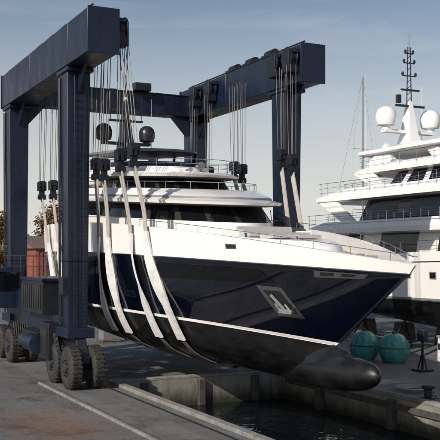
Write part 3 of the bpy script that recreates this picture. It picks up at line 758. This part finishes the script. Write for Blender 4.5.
def tree(x,y,h,name,m_leaf=LEAF,seed=1,n=3500):
    rnd=random.Random(seed); m=MB()
    m.tube([(x,y,0),(x+.1,y,h*.3),(x-.1,y+.1,h*.55),(x,y,h*.8)],.28,BARK,8,r2=.06)
    cl=[]
    for k in range(26):
        a=rnd.uniform(0,6.28); z=h*rnd.uniform(.35,.95); r=h*.3*math.sin(math.pi*min(1,(z/h-.2)/.9))*rnd.uniform(.4,1.1)
        p=Vector((x+r*math.cos(a),y+r*math.sin(a),z)); m.tube([(x,y,z*.75),p],.07,BARK,5,r2=.02); cl.append((p,h*rnd.uniform(.06,.13)))
    for k in range(n):
        c,r=rnd.choice(cl); d=Vector((rnd.gauss(0,1),rnd.gauss(0,1),rnd.gauss(0,.8)))*r*.6; p=c+d; s=h*.010*rnd.uniform(.6,1.6)
        u=Vector((rnd.gauss(0,1),rnd.gauss(0,1),rnd.gauss(0,1))).normalized(); v=u.orthogonal().normalized()
        m.add([p-u*s-v*s*.6,p+u*s-v*s*.6,p+u*s+v*s*.6,p-u*s+v*s*.6],[(0,1,2,3)],m_leaf)
    m.build(name)
tree(-80,8.5,11,'tree',seed=3); tree(-90,12,11,'tree',seed=5); tree(-84,1,9,'tree',seed=8); tree(-88,18.5,12,'tree',seed=11); tree(-92,24,11.5,'tree',seed=14)
m=MB(); rnd=random.Random(4)
for k in range(16000):
    a=rnd.uniform(-.9,.9); R0=rnd.uniform(330,400)
    ang=math.atan2(.446,-.895)+a; hh=8+3*math.sin(a*37)+2*math.sin(a*91+1)+1.5*math.sin(a*230)
    p=Vector((34+R0*math.cos(ang),-15+R0*math.sin(ang),rnd.uniform(0,max(3,hh)))); s=rnd.uniform(.4,1.2)
    u=Vector((rnd.gauss(0,1),rnd.gauss(0,1),rnd.gauss(0,1))).normalized(); v=u.orthogonal().normalized()
    m.add([p-u*s-v*s,p+u*s-v*s,p+u*s+v*s,p-u*s+v*s],[(0,1,2,3)],LEAFG)
m.build('distant_trees')
def sailboat(x,y,h,name,lean=0):
    m=MB(); rings=[]
    for t in np.linspace(-1,1,13):
        X=x+6*t; b=1.7*(1-max(0,t)**2)*(1-.35*max(0,-t)**2)+.02
        rings.append([(X,y+b*s,z) for s,z in ((-1,3.1),(-.95,2.4),(-.5,1.6),(0,1.3),(.5,1.6),(.95,2.4),(1,3.1))])
    m.loft(rings,WHITE2)
    m.box((x,y,.9),(1.6,.25,1.2),BOTTOM); m.box((x-.5,y,3.3),(4,1.8,.5),WHITE2,top=(.8,.7))
    m.tube([(x+.5,y,3),(x+.5,y,h)],.08,GREY,8,r2=.045)
    for z in (h*.45,h*.7): m.beam((x+.5,y-1.0,z),(x+.5,y+1.0,z),.05,.03,GREY)
    for s in (-1,1): m.tube([(x+.5,y+1.6*s,3),(x+.5,y+1.0*s,h*.45),(x+.5,y+1.0*s,h*.7),(x+.5,y,h)],.01,CABLE,4)
    m.tube([(x+6,y,3.1),(x+.5,y,h-.2)],.01,CABLE,4); m.tube([(x-6,y,3.1),(x+.5,y,h)],.01,CABLE,4)
    m.tube([(x+.5,y,4),(x-4,y,4)],.08,GREY,8)
    for dx in (-3,3):
        for s in (-1,1): m.tube([(x+dx,y+2.2*s,0),(x+dx,y+1.2*s,1.9)],.05,LIFTD)
    m.build(name)
sailboat(-26,27.5,20,'sailing_boat'); sailboat(-36,17,16,'sailing_boat'); sailboat(-58,-12,15,'sailing_boat')

# =================================================================== LIGHT
SD=Vector((.44,-.90,0)).normalized(); EL=math.radians(29)
sun_dir=Vector((SD.x*math.cos(EL),SD.y*math.cos(EL),math.sin(EL)))
ld=D.lights.new('sun','SUN'); ld.energy=4.8; ld.angle=math.radians(.5); ld.color=(1,.90,.78)
lo=D.objects.new('sun',ld); scene.collection.objects.link(lo); lo.rotation_euler=sun_dir.to_track_quat('Z','Y').to_euler()
wd_=D.worlds.new('World'); scene.world=wd_; wd_.use_nodes=True; nt=wd_.node_tree; bg=nt.nodes['Background']
sky=nt.nodes.new('ShaderNodeTexSky'); sky.sky_type='NISHITA'; sky.sun_disc=False; sky.sun_elevation=EL; sky.sun_rotation=math.atan2(SD.x,SD.y)
sky.air_density=1.0; sky.dust_density=1.2; sky.ozone_density=1.4
tc=nt.nodes.new('ShaderNodeTexCoord'); mp=nt.nodes.new('ShaderNodeMapping'); mp.inputs['Scale'].default_value=(1.2,1.2,9); mp.inputs['Rotation'].default_value=(.1,.15,0)
nt.links.new(tc.outputs['Generated'],mp.inputs[0]); nn=nt.nodes.new('ShaderNodeTexNoise'); nn.inputs['Scale'].default_value=2.4; nn.inputs['Detail'].default_value=9; nn.inputs['Roughness'].default_value=.6; nn.inputs['Distortion'].default_value=.7
nt.links.new(mp.outputs[0],nn.inputs['Vector']); rp=nt.nodes.new('ShaderNodeMapRange'); rp.inputs[1].default_value=.52; rp.inputs[2].default_value=.8; rp.inputs[4].default_value=.3; nt.links.new(nn.outputs['Fac'],rp.inputs[0])
sx=nt.nodes.new('ShaderNodeSeparateXYZ'); nt.links.new(tc.outputs['Generated'],sx.inputs[0])
hz=nt.nodes.new('ShaderNodeMapRange'); hz.interpolation_type='SMOOTHSTEP'; hz.inputs[1].default_value=-.02; hz.inputs[2].default_value=.34; hz.inputs[3].default_value=.92; hz.inputs[4].default_value=.0
nt.links.new(sx.outputs['Z'],hz.inputs[0])
mh=nt.nodes.new('ShaderNodeMix'); mh.data_type='RGBA'; nt.links.new(hz.outputs[0],mh.inputs[0]); nt.links.new(sky.outputs[0],mh.inputs[6]); mh.inputs[7].default_value=(9.2,9.1,8.7,1)
mx=nt.nodes.new('ShaderNodeMix'); mx.data_type='RGBA'; nt.links.new(rp.outputs[0],mx.inputs[0]); nt.links.new(mh.outputs[2],mx.inputs[6]); mx.inputs[7].default_value=(9,9,9,1)
nt.links.new(mx.outputs[2],bg.inputs['Color']); bg.inputs['Strength'].default_value=.082

# =================================================================== CAMERA
cd=D.cameras.new('camera'); cam=D.objects.new('camera',cd); scene.collection.objects.link(cam)
cam.location=(34.37,-15.54,5.24); cam.rotation_euler=(math.radians(90),0,math.atan2(.895,.446))
cd.sensor_width=36; cd.lens=72; cd.shift_y=35/440; cd.clip_end=3000
scene.camera=cam
scene.view_settings.view_transform='Standard'; scene.view_settings.look='None'; scene.view_settings.exposure=0
